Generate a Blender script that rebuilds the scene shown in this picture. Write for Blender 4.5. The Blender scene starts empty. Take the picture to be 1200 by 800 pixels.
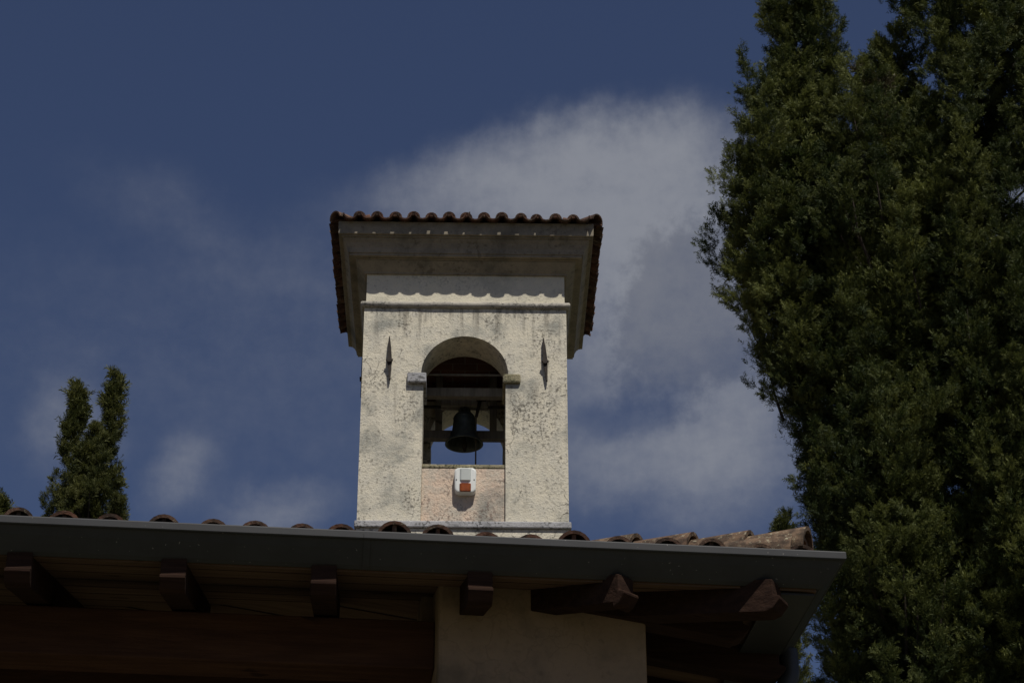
import bpy, math, random
import numpy as np
from mathutils import Vector, Matrix
R = math.radians
random.seed(7)
S = bpy.context.scene
COL = S.collection
EYE = 1.6                                   # height of the photographer's eye above the ground

# ------------------------------------------------------------------ helpers
class MB:
    """collects vertices and faces of ONE mesh object"""
    def __init__(s):
        s.v = []; s.f = []; s.t = []
    def add(s, vs, fs, tint=0.5):
        o = len(s.v)
        s.v += [tuple(p) for p in vs]
        s.f += [tuple(i + o for i in f) for f in fs]
        s.t += [tint] * len(fs)
    def box(s, x0, x1, y0, y1, z0, z1, tint=0.5):
        vs = [(x, y, z) for z in (z0, z1) for y in (y0, y1) for x in (x0, x1)]
        s.add(vs, [(0, 2, 3, 1), (4, 5, 7, 6), (0, 1, 5, 4), (2, 6, 7, 3), (0, 4, 6, 2), (1, 3, 7, 5)], tint)
    def prism(s, prof, a, b, side):
        """extrude a closed 2-D profile [(along, up)] sideways; a = origin, b = unit dir along, side = vector of full width"""
        n = len(prof); a = Vector(a); b = Vector(b); side = Vector(side)
        vs = [a + b * p[0] + Vector((0, 0, p[1])) - side / 2 for p in prof] + [a + b * p[0] + Vector((0, 0, p[1])) + side / 2 for p in prof]
        fs = [tuple(range(n))[::-1], tuple(range(n, 2 * n))]
        fs += [(i, (i + 1) % n, n + (i + 1) % n, n + i) for i in range(n)]
        s.add(vs, fs)
    def lathe(s, prof, c, seg=40, tint=0.5):
        vs = []; fs = []; n = len(prof)
        for k in range(seg):
            a = 2 * math.pi * k / seg
            vs += [(c[0] + r * math.cos(a), c[1] + r * math.sin(a), c[2] + z) for r, z in prof]
        for k in range(seg):
            k2 = (k + 1) % seg
            fs += [(k * n + i, k2 * n + i, k2 * n + i + 1, k * n + i + 1) for i in range(n - 1)]
        s.add(vs, fs, tint)
    def tube(s, pts, rad, seg=10, caps=True):
        pts = [Vector(p) for p in pts]; n = len(pts)
        rad = rad if isinstance(rad, (list, tuple)) else [rad] * n
        vs = []; fs = []
        up = None
        for i, p in enumerate(pts):
            d = (pts[min(i + 1, n - 1)] - pts[max(i - 1, 0)]).normalized()
            if up is None:
                up = d.orthogonal().normalized()
            up = (up - d * up.dot(d)).normalized()
            w = d.cross(up)
            vs += [p + (up * math.cos(2 * math.pi * k / seg) + w * math.sin(2 * math.pi * k / seg)) * rad[i] for k in range(seg)]
        for i in range(n - 1):
            fs += [(i * seg + k, i * seg + (k + 1) % seg, (i + 1) * seg + (k + 1) % seg, (i + 1) * seg + k) for k in range(seg)]
        if caps:
            fs += [tuple(range(seg))[::-1], tuple((n - 1) * seg + k for k in range(seg))]
        s.add(vs, fs)
    def coppo(s, o, a, d, n, L, r0, r1, th, up=True, seg=8, tint=0.5, spread=1.0):
        """one curved clay tile. o = middle of its lower end, a along the eave, d up the slope, n normal"""
        sg = 1 if up else -1
        vs = []
        for (dist, r) in ((0, r0), (L, r1)):
            for rr in (r, r - th):
                for k in range(seg + 1):
                    t = math.pi * (0.5 + (k / seg - 0.5) * spread)
                    vs.append(o + d * dist + a * (math.cos(t) * rr) + n * (sg * math.sin(t) * rr))
        m = seg + 1; fs = []
        for k in range(seg):
            fs.append((k, k + 1, 2 * m + k + 1, 2 * m + k))
            fs.append((m + k, 3 * m + k, 3 * m + k + 1, m + k + 1))
            fs.append((k, m + k, m + k + 1, k + 1))
            fs.append((2 * m + k, 2 * m + k + 1, 3 * m + k + 1, 3 * m + k))
        fs.append((0, 2 * m, 3 * m, m)); fs.append((seg, m + seg, 3 * m + seg, 2 * m + seg))
        s.add(vs, fs, tint)
    def build(s, name, mat, parent=None, smooth=False, bevel=0, recalc=True):
        me = bpy.data.meshes.new(name)
        me.from_pydata(s.v, [], s.f)
        at = me.attributes.new('tint', 'FLOAT', 'FACE')
        at.data.foreach_set('value', s.t)
        if recalc:
            import bmesh
            bm = bmesh.new(); bm.from_mesh(me)
            bmesh.ops.recalc_face_normals(bm, faces=bm.faces)
            bm.to_mesh(me); bm.free()
        me.materials.append(mat)
        if smooth:
            me.polygons.foreach_set('use_smooth', [True] * len(me.polygons))
        o = bpy.data.objects.new(name, me); COL.objects.link(o)
        if parent: o.parent = parent
        if bevel:
            b = o.modifiers.new('bevel', 'BEVEL'); b.width = bevel; b.segments = 2; b.limit_method = 'ANGLE'
        return o

def tag(o, label, cat, group=None):
    o['label'] = label; o['category'] = cat
    if group: o['group'] = group
    return o
def empty(name, loc, rz=0, label=None, cat=None, group=None):
    o = bpy.data.objects.new(name, None); COL.objects.link(o)
    o.location = loc; o.rotation_euler = (0, 0, rz); o.empty_display_size = 0.3
    if label: tag(o, label, cat, group)
    return o

# ------------------------------------------------------------------ materials
class NT:
    def __init__(s, m):
        s.t = m.node_tree; s.n = s.t.nodes; s.l = s.t.links
    def node(s, ty, **kw):
        n = s.n.new(ty)
        for k, v in kw.items():
            if k.startswith('_'): setattr(n, k[1:], v)
            else: n.inputs[int(k[1:]) if k[0] == 'i' and k[1:].isdigit() else k].default_value = v
        return n
    def put(s, v, sock):
        if isinstance(v, (int, float)): sock.default_value = v
        elif isinstance(v, (tuple, list)): sock.default_value = tuple(v) + ((1,) if len(v) == 3 and len(sock.default_value) == 4 else ())
        else: s.l.new(v, sock)
    def math(s, op, a, b=0.0, c=0.0, clamp=False):
        n = s.n.new('ShaderNodeMath'); n.operation = op; n.use_clamp = clamp
        for i, v in enumerate((a, b, c)): s.put(v, n.inputs[i])
        return n.outputs[0]
    def noise(s, vec, scale, detail=4, rough=0.55, lac=2.0):
        n = s.n.new('ShaderNodeTexNoise')
        if vec is not None: s.l.new(vec, n.inputs['Vector'])
        n.inputs['Scale'].default_value = scale; n.inputs['Detail'].default_value = detail; n.inputs['Roughness'].default_value = rough
        return n.outputs[0]
    def ramp(s, v, a, b, lo=0.0, hi=1.0):
        n = s.n.new('ShaderNodeMapRange'); n.interpolation_type = 'SMOOTHSTEP'
        s.put(v, n.inputs[0])
        for i, q in enumerate((a, b, lo, hi)): s.put(q, n.inputs[i + 1])
        return n.outputs[0]
    def mix(s, f, a, b, mode='MIX'):
        n = s.n.new('ShaderNodeMix'); n.data_type = 'RGBA'; n.blend_type = mode
        s.put(f, n.inputs[0]); s.put(a, n.inputs[6]); s.put(b, n.inputs[7])
        return n.outputs[2]
    def scalevec(s, vec, sc):
        n = s.n.new('ShaderNodeMapping'); s.l.new(vec, n.inputs[0]); n.inputs['Scale'].default_value = sc
        return n.outputs[0]
    def bump(s, h, strength, dist):
        n = s.n.new('ShaderNodeBump'); n.inputs['Strength'].default_value = strength; n.inputs['Distance'].default_value = dist
        s.l.new(h, n.inputs['Height']); return n.outputs[0]

def material(name, rough=0.9, spec=0.3):
    m = bpy.data.materials.new(name); m.use_nodes = True
    k = NT(m); b = k.n['Principled BSDF']
    b.inputs['Roughness'].default_value = rough; b.inputs['Specular IOR Level'].default_value = spec
    k.b = b
    k.co = k.n.new('ShaderNodeTexCoord').outputs['Object']
    k.tint = None
    return m, k
def attr(k):
    n = k.n.new('ShaderNodeAttribute'); n.attribute_name = 'tint'; return n.outputs['Fac']

M = {}
def plaster(name, base, alt, dark, speck, bump=1.0, grain=36, patch=(0.5, 0.62), crack=0.0, stain=0.5, patches=(), runs=()):
    m, k = material(name, 0.95, 0.1)
    co = k.co
    big = k.noise(co, 1.9, 5, 0.62); mid = k.noise(co, 7.5, 5, 0.68); fine = k.noise(co, grain, 3, 0.6); vf = k.noise(co, grain * 2.3, 2, 0.6)
    grn = k.noise(k.scalevec(co, (1.0, 1.0, 0.7)), 3.3, 4, 0.6)
    c = k.mix(k.ramp(mid, 0.32, 0.68), base, alt)
    c = k.mix(k.ramp(big, 0.48, 0.68, 0, stain), c, tuple(x * y for x, y in zip(alt, (0.52, 0.55, 0.58))))
    c = k.mix(k.ramp(grn, 0.55, 0.70, 0, 0.30), c, tuple(x * y for x, y in zip(base, (1.12, 1.13, 1.18))))
    # lichen: small dark dots, thick in patches, thin elsewhere
    pm = k.ramp(k.noise(co, 2.4, 5, 0.68), patch[0], patch[1])
    if patches:
        sx = k.n.new('ShaderNodeSeparateXYZ'); k.l.new(co, sx.inputs[0])
        wob = k.math('MULTIPLY', k.math('SUBTRACT', k.noise(co, 4.5, 4, 0.65), 0.5), 1.5)
        for (px, pz, rx, rz, am) in patches:
            dd = k.math('SQRT', k.math('ADD', k.math('POWER', k.math('DIVIDE', k.math('SUBTRACT', sx.outputs[0], px), rx), 2.0), k.math('POWER', k.math('DIVIDE', k.math('SUBTRACT', sx.outputs[2], pz), rz), 2.0)))
            pm = k.math('MAXIMUM', pm, k.ramp(k.math('ADD', dd, wob), 1.15, 0.55, 0, am))
        fine = k.math('ADD', fine, k.math('MULTIPLY', k.math('SUBTRACT', k.noise(co, 15, 3, 0.6), 0.5), 0.22))
    pit = k.math('SUBTRACT', 1.0, k.ramp(vf, 0.30, 0.44))
    sp = k.math('MULTIPLY', k.ramp(fine, 0.50, 0.60), pm)
    thin = k.math('MULTIPLY', k.ramp(fine, 0.575, 0.665), k.ramp(mid, 0.42, 0.62, 0.2, 0.8))
    f = k.math('MAXIMUM', k.math('MULTIPLY', sp, 0.8), k.math('MAXIMUM', thin, k.math('MULTIPLY', pit, 0.35)))
    if crack:
        vo = k.n.new('ShaderNodeTexVoronoi'); vo.feature = 'DISTANCE_TO_EDGE'
        wv = k.n.new('ShaderNodeVectorMath'); wv.operation = 'ADD'; k.l.new(co, wv.inputs[0])
        nz = k.n.new('ShaderNodeTexNoise'); nz.inputs['Scale'].default_value = 9; nz.inputs['Detail'].default_value = 4; k.l.new(co, nz.inputs['Vector'])
        sc = k.n.new('ShaderNodeVectorMath'); sc.operation = 'SCALE'; sc.inputs['Scale'].default_value = 0.16; k.l.new(nz.outputs[1], sc.inputs[0]); k.l.new(sc.outputs[0], wv.inputs[1])
        k.l.new(wv.outputs[0], vo.inputs['Vector']); vo.inputs['Scale'].default_value = 5.5
        cr = k.math('MULTIPLY', k.math('SUBTRACT', 1.0, k.ramp(vo.outputs['Distance'], 0.006, 0.03)), k.ramp(k.noise(co, 1.5, 3), 0.5, 0.62, 0, crack))
        f = k.math('MAXIMUM', f, cr)
    if runs:                                                     # rain streaks under projecting courses
        sy = k.n.new('ShaderNodeSeparateXYZ'); k.l.new(co, sy.inputs[0])
        strk = k.ramp(k.noise(k.scalevec(co, (9.0, 9.0, 0.7)), 1.6, 4, 0.6), 0.48, 0.66)
        for (zt_, ln, am) in runs:
            fall = k.math('MULTIPLY', k.ramp(sy.outputs[2], zt_ - ln, zt_, 0, am), k.ramp(sy.outputs[2], zt_, zt_ + 0.004, 1, 0))
            c = k.mix(k.math('MULTIPLY', strk, fall), c, tuple(x * 1.8 for x in dark))
    c = k.mix(k.math('MULTIPLY', f, speck, clamp=True), c, dark)
    k.l.new(c, k.b.inputs['Base Color'])
    h = k.math('ADD', k.math('MULTIPLY', fine, 0.8), k.math('ADD', k.math('MULTIPLY', vf, 0.5), k.math('MULTIPLY', mid, 0.8)))
    k.l.new(k.bump(h, 0.65 * bump, 0.016), k.b.inputs['Normal'])
    M[name] = m
    return m, k, c

plaster('rough_plaster', (0.69, 0.64, 0.515), (0.59, 0.56, 0.475), (0.13, 0.12, 0.10), 1.0, 0.8, 36, (0.52, 0.62), 0.9, 1.0,
        [(0.70, EYE + 9.95, 0.26, 0.42, 1.0), (0.80, EYE + 10.75, 0.2, 0.25, 0.9), (-0.55, EYE + 10.02, 0.18, 0.25, 0.8), (-0.82, EYE + 10.36, 0.16, 0.12, 0.9), (0.85, EYE + 9.3, 0.16, 0.2, 0.5), (-0.6, EYE + 11.1, 0.5, 0.06, 0.7), (0.5, EYE + 11.1, 0.5, 0.06, 0.7)],
        [(EYE + 11.16, 0.7, 0.75), (EYE + 10.31, 0.9, 0.45), (EYE + 9.05, 0.25, 0.3)])
plaster('pink_plaster', (0.68, 0.53, 0.41), (0.54, 0.49, 0.41), (0.17, 0.125, 0.105), 0.9, 0.9, 32, (0.46, 0.58), 0.5, 1.0)
plaster('frieze_plaster', (0.70, 0.65, 0.51), (0.64, 0.60, 0.49), (0.3, 0.28, 0.23), 0.7, 0.6, 45)
plaster('ledge_cement', (0.44, 0.44, 0.455), (0.34, 0.34, 0.35), (0.07, 0.07, 0.065), 1.0, 0.5, 34, (0.42, 0.56))
plaster('moulding_cement', (0.46, 0.43, 0.37), (0.33, 0.31, 0.28), (0.10, 0.10, 0.09), 1.0, 0.6, 45, (0.4, 0.6))
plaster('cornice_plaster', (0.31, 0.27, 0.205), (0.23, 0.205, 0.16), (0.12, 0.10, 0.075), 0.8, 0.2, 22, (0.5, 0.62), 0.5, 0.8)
plaster('pier_plaster', (0.30, 0.215, 0.14), (0.275, 0.20, 0.135), (0.14, 0.10, 0.07), 0.5, 0.25, 18, (0.55, 0.68), 0.6, 0.8)
plaster('mossy_cement', (0.36, 0.32, 0.22), (0.23, 0.21, 0.13), (0.06, 0.065, 0.035), 1.0, 1.0, 45, (0.35, 0.5))

def wood(name, a, b, streak=(1, 14, 14), plank=None, rough=0.92):
    m, k = material(name, rough, 0.08)
    v = k.scalevec(k.co, streak)
    n1 = k.noise(v, 2.2, 6, 0.65); n2 = k.noise(k.co, 1.3, 3)
    c = k.mix(k.ramp(n1, 0.3, 0.7), a, b)
    c = k.mix(k.ramp(n2, 0.45, 0.7, 0, 0.6), c, tuple(x * 0.6 for x in a))
    h = n1
    if plank:
        sx = k.n.new('ShaderNodeSeparateXYZ'); k.l.new(k.co, sx.inputs[0])
        fr = k.math('FRACT', k.math('DIVIDE', sx.outputs[1], plank))
        g = k.math('SUBTRACT', 1.0, k.ramp(k.math('MINIMUM', fr, k.math('SUBTRACT', 1.0, fr)), 0.012, 0.05))
        row = k.math('FLOOR', k.math('DIVIDE', sx.outputs[1], plank))
        wn = k.n.new('ShaderNodeTexWhiteNoise'); wn.noise_dimensions = '1D'; k.l.new(row, wn.inputs['W'])
        c = k.mix(k.math('MULTIPLY', wn.outputs[0], 0.45), c, tuple(x * 0.55 for x in a))
        c = k.mix(g, c, tuple(x * 0.12 for x in a))
        h = k.math('SUBTRACT', n1, k.math('MULTIPLY', g, 3.0))
    k.l.new(c, k.b.inputs['Base Color'])
    kn = k.ramp(k.noise(k.scalevec(k.co, (2.0, 5.0, 5.0)), 1.7, 2), 0.66, 0.72, 0, 0.7)      # knots
    c = k.mix(kn, c, tuple(x * 0.3 for x in b)); k.l.new(c, k.b.inputs['Base Color'])
    k.l.new(k.bump(h, 0.6, 0.012), k.b.inputs['Normal'])
    M[name] = m
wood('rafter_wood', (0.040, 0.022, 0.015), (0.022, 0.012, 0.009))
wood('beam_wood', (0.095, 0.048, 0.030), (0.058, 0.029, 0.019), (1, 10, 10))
wood('soffit_wood', (0.165, 0.108, 0.074), (0.10, 0.064, 0.044), (1, 12, 1), 0.27)
wood('bell_frame_wood', (0.30, 0.28, 0.25), (0.18, 0.165, 0.145), (12, 12, 1))

def clay(name, cols, lichen):
    m, k = material(name, 0.9, 0.15)
    t = attr(k)
    cr = k.n.new('ShaderNodeValToRGB'); k.l.new(t, cr.inputs[0])
    el = cr.color_ramp.elements
    el[0].position = 0.0; el[0].color = cols[0] + (1,); el[1].position = 1; el[1].color = cols[-1] + (1,)
    for i, c in enumerate(cols[1:-1]):
        e = el.new((i + 1) / (len(cols) - 1)); e.color = c + (1,)
    n1 = k.noise(k.co, 14, 5, 0.65); n2 = k.noise(k.co, 38, 4, 0.7); n3 = k.noise(k.co, 4, 4)
    c = k.mix(k.ramp(n1, 0.40, 0.62, 0, 0.85), cr.outputs[0], (0.045, 0.034, 0.027))
    c = k.mix(k.math('MULTIPLY', k.ramp(n2, 0.55, 0.66), k.ramp(n3, 0.4, 0.6, 0.15, lichen)), c, (0.33, 0.30, 0.21))
    c = k.mix(k.ramp(t, 1.4, 1.6), c, (0.40, 0.32, 0.22))       # mortar plugs
    k.l.new(c, k.b.inputs['Base Color'])
    k.l.new(k.bump(k.math('ADD', n1, n2), 0.6, 0.008), k.b.inputs['Normal'])
    M[name] = m
clay('clay_tiles', [(0.085, 0.046, 0.034), (0.15, 0.075, 0.05), (0.115, 0.068, 0.05), (0.17, 0.105, 0.07)], 0.5)
clay('hip_clay', [(0.19, 0.125, 0.08), (0.12, 0.075, 0.05), (0.21, 0.15, 0.10)], 1.0)

def simple(name, col, rough=0.6, metal=0.0, n=(8, 0.25), bump=0.0, spec=0.4):
    m, k = material(name, rough, spec)
    k.b.inputs['Metallic'].default_value = metal
    nz = k.noise(k.co, n[0], 5, 0.65)
    c = k.mix(k.ramp(nz, 0.35, 0.7, 0, 1), col, tuple(x * (1 - n[1]) for x in col))
    k.l.new(c, k.b.inputs['Base Color'])
    if bump: k.l.new(k.bump(nz, bump, 0.004), k.b.inputs['Normal'])
    M[name] = m
    return m, k, c
m, k, c = simple('gutter_paint', (0.029, 0.030, 0.032), 0.5, 0, (5, 0.22))
dn = k.ramp(k.noise(k.co, 60, 2, 0.5), 0.735, 0.76)          # a few droppings and scratches
dr = k.ramp(k.noise(k.scalevec(k.co, (7, 1, 0.6)), 6, 3), 0.6, 0.75, 0, 0.35)   # faint run marks
k.l.new(k.mix(dn, k.mix(dr, c, (0.020, 0.020, 0.021)), (0.20, 0.195, 0.18)), k.b.inputs['Base Color'])
simple('rusty_iron', (0.045, 0.036, 0.030), 0.8, 0.3, (30, 0.5), 0.4)
simple('bell_bronze', (0.085, 0.10, 0.09), 0.5, 0.45, (12, 0.45), 0.2)
simple('iron_tie', (0.22, 0.21, 0.20), 0.6, 0.3, (14, 0.4))
simple('mortar', (0.42, 0.34, 0.24), 0.95, 0, (25, 0.35), 0.6)
simple('siren_white', (0.74, 0.76, 0.74), 0.4, 0, (6, 0.06))
simple('siren_grey', (0.50, 0.53, 0.51), 0.35, 0, (9, 0.1))
simple('siren_orange', (0.28, 0.062, 0.008), 0.3, 0, (40, 0.35), 0.3)
simple('rope_fibre', (0.10, 0.085, 0.06), 0.9)
simple('bark', (0.055, 0.042, 0.032), 0.95, 0, (16, 0.5), 1.0)
simple('hall_plaster', (0.30, 0.26, 0.20), 0.95, 0, (3, 0.15))
m, k = material('dark_brick', 0.95, 0.1)
bt = k.n.new('ShaderNodeTexBrick'); k.l.new(k.scalevec(k.co, (4, 4, 9)), bt.inputs[0])
bt.inputs['Color1'].default_value = (0.17, 0.075, 0.05, 1); bt.inputs['Color2'].default_value = (0.11, 0.055, 0.04, 1); bt.inputs['Mortar'].default_value = (0.20, 0.17, 0.14, 1)
bt.inputs['Scale'].default_value = 1.0; bt.inputs['Brick Width'].default_value = 1.0; bt.inputs['Row Height'].default_value = 0.6
k.l.new(bt.outputs[0], k.b.inputs['Base Color']); M['dark_brick'] = m

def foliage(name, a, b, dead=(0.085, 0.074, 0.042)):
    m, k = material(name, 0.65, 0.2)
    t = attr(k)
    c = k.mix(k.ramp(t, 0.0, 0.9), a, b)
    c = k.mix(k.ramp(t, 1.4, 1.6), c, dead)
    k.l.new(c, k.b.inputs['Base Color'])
    tr = k.n.new('ShaderNodeBsdfTranslucent'); k.l.new(c, tr.inputs[0])
    mx = k.n.new('ShaderNodeMixShader'); mx.inputs[0].default_value = 0.28
    out = k.n['Material Output']
    k.l.new(k.b.outputs[0], mx.inputs[1]); k.l.new(tr.outputs[0], mx.inputs[2]); k.l.new(mx.outputs[0], out.inputs[0])
    M[name] = m
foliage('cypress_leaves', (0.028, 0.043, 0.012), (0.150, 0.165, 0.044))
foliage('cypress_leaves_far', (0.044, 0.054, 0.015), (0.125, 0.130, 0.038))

# ------------------------------------------------------------------ ground
m, k = material('gravel_court', 0.95, 0.1)
n1 = k.noise(k.co, 0.35, 5); n2 = k.noise(k.co, 14, 4, 0.7)
c = k.mix(k.ramp(n1, 0.4, 0.62), (0.14, 0.125, 0.095), (0.075, 0.085, 0.040))
c = k.mix(k.ramp(n2, 0.4, 0.7, 0, 0.6), c, (0.07, 0.065, 0.05))
k.l.new(c, k.b.inputs['Base Color']); k.l.new(k.bump(n2, 0.5, 0.03), k.b.inputs['Normal'])
g = MB(); q = 1500
g.add([(-q, -q, 0), (q, -q, 0), (q, q, 0), (-q, q, 0)], [(0, 1, 2, 3)])
o = g.build('ground', m); o['kind'] = 'structure'

# ------------------------------------------------------------------ bell tower  (local frame: x right, y into the depth, z = height)
TX, TY, TR = -0.462, 19.45, R(1.2)
tower = empty('bell_tower', (TX, TY, 0), TR, 'square whitewashed bell tower with arched opening, deep cornice and curved clay tile roof', 'bell tower')
D = 1.80
Z = lambda h: h + EYE
TH = 0.42
def arch_wall(mb, y0, y1, xl, xr, ri, zs, ztop, z0, half_l, half_r, cx):
    """wall slab with an opening: jambs xl..xr up to zs, then a round arch of radius ri about cx"""
    mb.box(-half_l, xl, y0, y1, z0, zs); mb.box(xr, half_r, y0, y1, z0, zs)
    N = 32
    xs = [cx - ri * math.cos(math.pi * i / N) for i in range(N + 1)]
    zz = [zs + ri * math.sin(math.pi * i / N) for i in range(N + 1)]
    xs[0] = cx - ri; xs[-1] = cx + ri
    mb.box(-half_l, xs[0], y0, y1, zs, ztop); mb.box(xs[-1], half_r, y0, y1, zs, ztop)
    for i in range(N):
        a, b = (xs[i], zz[i]), (xs[i + 1], zz[i + 1])
        vs = [(a[0], y0, a[1]), (b[0], y0, b[1]), (b[0], y0, ztop), (a[0], y0, ztop), (a[0], y1, a[1]), (b[0], y1, b[1]), (b[0], y1, ztop), (a[0], y1, ztop)]
        mb.add(vs, [(0, 1, 2, 3), (5, 4, 7, 6), (1, 0, 4, 5), (2, 6, 7, 3)])
w = MB()
SP, TOPW = Z(10.415), Z(11.20)
arch_wall(w, 0, TH, -0.40, 0.40, 0.425, SP, TOPW, Z(8.84), 1.0, 1.0, 0.0)
arch_wall(w, D - TH, D, -0.345, 0.40, 0.385, SP, TOPW, Z(8.84), 1.0, 1.0, 0.027)
w.box(-1.0, -0.64, TH, D - TH, Z(8.84), TOPW); w.box(0.64, 1.0, TH, D - TH, Z(8.84), TOPW)
w.box(-1.003, 1.003, -0.008, D + 0.008, 0, Z(8.765))                      # shaft down to the ground
w.build('wall', M['rough_plaster'], tower, recalc=False)
b = MB(); b.box(-0.40, 0.40, 0.032, TH - 0.01, Z(8.84), Z(9.414)); b.build('parapet', M['pink_plaster'], tower, bevel=0.008)
b = MB(); b.box(-0.398, 0.398, 0.026, TH - 0.012, Z(9.415), Z(9.456)); b.build('sill', M['mossy_cement'], tower, bevel=0.01)
b = MB(); b.box(-0.345, 0.40, D - TH + 0.01, D - 0.03, Z(8.84), Z(9.3)); b.box(-0.638, 0.638, TH, D - TH, Z(8.84), Z(9.0)); b.build('rear_parapet', M['pink_plaster'], tower)
b = MB(); b.box(-0.638, 0.638, TH + 0.003, D - TH - 0.003, Z(11.02), Z(11.19)); 
b.box(-0.638, 0.638, TH + 0.003, TH + 0.02, Z(10.85), Z(11.018)); b.box(-0.638, 0.638, D - TH - 0.02, D - TH - 0.003, Z(10.83), Z(11.018))
b.box(-0.638, -0.62, TH + 0.021, D - TH - 0.021, Z(9.0), Z(11.018)); b.box(0.62, 0.638, TH + 0.021, D - TH - 0.021, Z(9.0), Z(11.018))
b.build('inner_brick_dim_lining', M['dark_brick'], tower)  # brick ceiling; the dark wall linings are added to keep bounced light down
b = MB(); b.box(-1.022, 1.022, -0.034, D + 0.034, Z(8.768), Z(8.838)); b.build('base_ledge', M['ledge_cement'], tower, bevel=0.012)
# frieze above the string course
b = MB(); b.box(-0.985, 0.985, 0.012, D - 0.012, Z(11.20), Z(11.545)); b.build('frieze', M['frieze_plaster'], tower)
def sweep_rect(mb, prof, hx, y0, y1, seed=0, wob=0.0):
    """profile [(out, z)] carried round the rectangle -hx..hx, y0..y1 with mitred corners"""
    rng = random.Random(seed); n = len(prof); vs = []; fs = []
    path = []
    def run(a, b, na, nb):
        K = 14
        for i in range(K):
            t = i / K
            path.append(((a[0] + (b[0] - a[0]) * t, a[1] + (b[1] - a[1]) * t), na if i == 0 else nb))
    c = [(-hx, y0), (hx, y0), (hx, y1), (-hx, y1)]
    mit = [(-1, -1), (1, -1), (1, 1), (-1, 1)]; nor = [(0, -1), (1, 0), (0, 1), (-1, 0)]
    for i in range(4): run(c[i], c[(i + 1) % 4], mit[i], nor[i])
    for (p, nn) in path:
        j = rng.uniform(-wob, wob); jz = rng.uniform(-wob, wob)
        vs += [(p[0] + nn[0] * (o + j), p[1] + nn[1] * (o + j), z + jz) for o, z in prof]
    m_ = len(path)
    for i in range(m_):
        i2 = (i + 1) % m_
        fs += [(i * n + k, i2 * n + k, i2 * n + k + 1, i * n + k + 1) for k in range(n - 1)]
    mb.add(vs, fs)
b = MB()
pr = [(-0.02, Z(11.145))] + [(0.008 + 0.030 * math.sin(math.pi * t / 8), Z(11.185) - 0.034 * math.cos(math.pi * t / 8)) for t in range(9)] + [(-0.02, Z(11.222))]
sweep_rect(b, pr, 1.0, 0, D, 3, 0.0025)
b.build('string_course', M['moulding_cement'], tower, smooth=True)
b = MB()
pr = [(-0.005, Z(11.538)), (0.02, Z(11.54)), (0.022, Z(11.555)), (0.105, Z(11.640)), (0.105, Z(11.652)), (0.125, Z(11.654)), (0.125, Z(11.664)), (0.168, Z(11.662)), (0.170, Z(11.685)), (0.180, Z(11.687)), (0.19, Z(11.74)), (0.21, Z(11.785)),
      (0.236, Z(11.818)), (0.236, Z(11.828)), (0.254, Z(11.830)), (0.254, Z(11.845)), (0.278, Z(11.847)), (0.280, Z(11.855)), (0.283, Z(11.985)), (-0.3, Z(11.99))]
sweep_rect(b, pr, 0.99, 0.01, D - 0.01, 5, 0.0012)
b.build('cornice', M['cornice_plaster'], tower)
# imposts wrapped round the reveal of the arch
b = MB(); b.box(-0.558, -0.372, -0.045, TH + 0.03, Z(10.302), Z(10.412)); b.build('impost', M['ledge_cement'], tower, bevel=0.012)
b = MB(); b.box(0.372, 0.545, -0.035, TH + 0.03, Z(10.312), Z(10.412)); b.build('impost', M['mossy_cement'], tower, bevel=0.018)
b = MB(); b.tube([(-0.617, 0.48, Z(10.665)), (0.617, 0.48, Z(10.665))], 0.012); b.build('tie_rod', M['iron_tie'], tower)
# iron wall anchors
def anchor(pos, rz, lean, out=1.0):
    a = MB(); x = lean
    prof = [(-0.235, 0.006), (-0.12, 0.015), (-0.02, 0.023), (0.12, 0.016), (0.235, 0.005)]
    vs = []; fs = []
    for (z, h) in prof:
        cx = -x * z
        vs += [(cx - h, -0.045 * out, z), (cx + h, -0.045 * out, z), (cx + h, -0.012 * out, z), (cx - h, -0.012 * out, z)]
    for i in range(4):
        fs += [(i * 4 + q, i * 4 + (q + 1) % 4, i * 4 + 4 + (q + 1) % 4, i * 4 + 4 + q) for q in range(4)]
    fs += [(3, 2, 1, 0), (16, 17, 18, 19)]
    a.add(vs, fs)
    a.tube([(0, 0.02, -0.03), (0, -0.062 * out, -0.03)], 0.026, 8)          # the eye of the tie that holds the bar
    a.tube([(-0.034, -0.05 * out, -0.03), (0.034, -0.05 * out, -0.03)], 0.012, 6)
    o = a.build('wall_anchor', M['rusty_iron'], tower); o.location = pos; o.rotation_euler = (0, 0, rz)
anchor((-0.735, 0, Z(10.57)), 0, 0.03); anchor((0.785, 0, Z(10.57)), 0, 0.07)
anchor((-1.0, 0.45, Z(10.62)), -math.pi / 2, 0.0, 0.7); anchor((1.0, 0.55, Z(10.5)), math.pi / 2, 0.0, 0.35)

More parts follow.
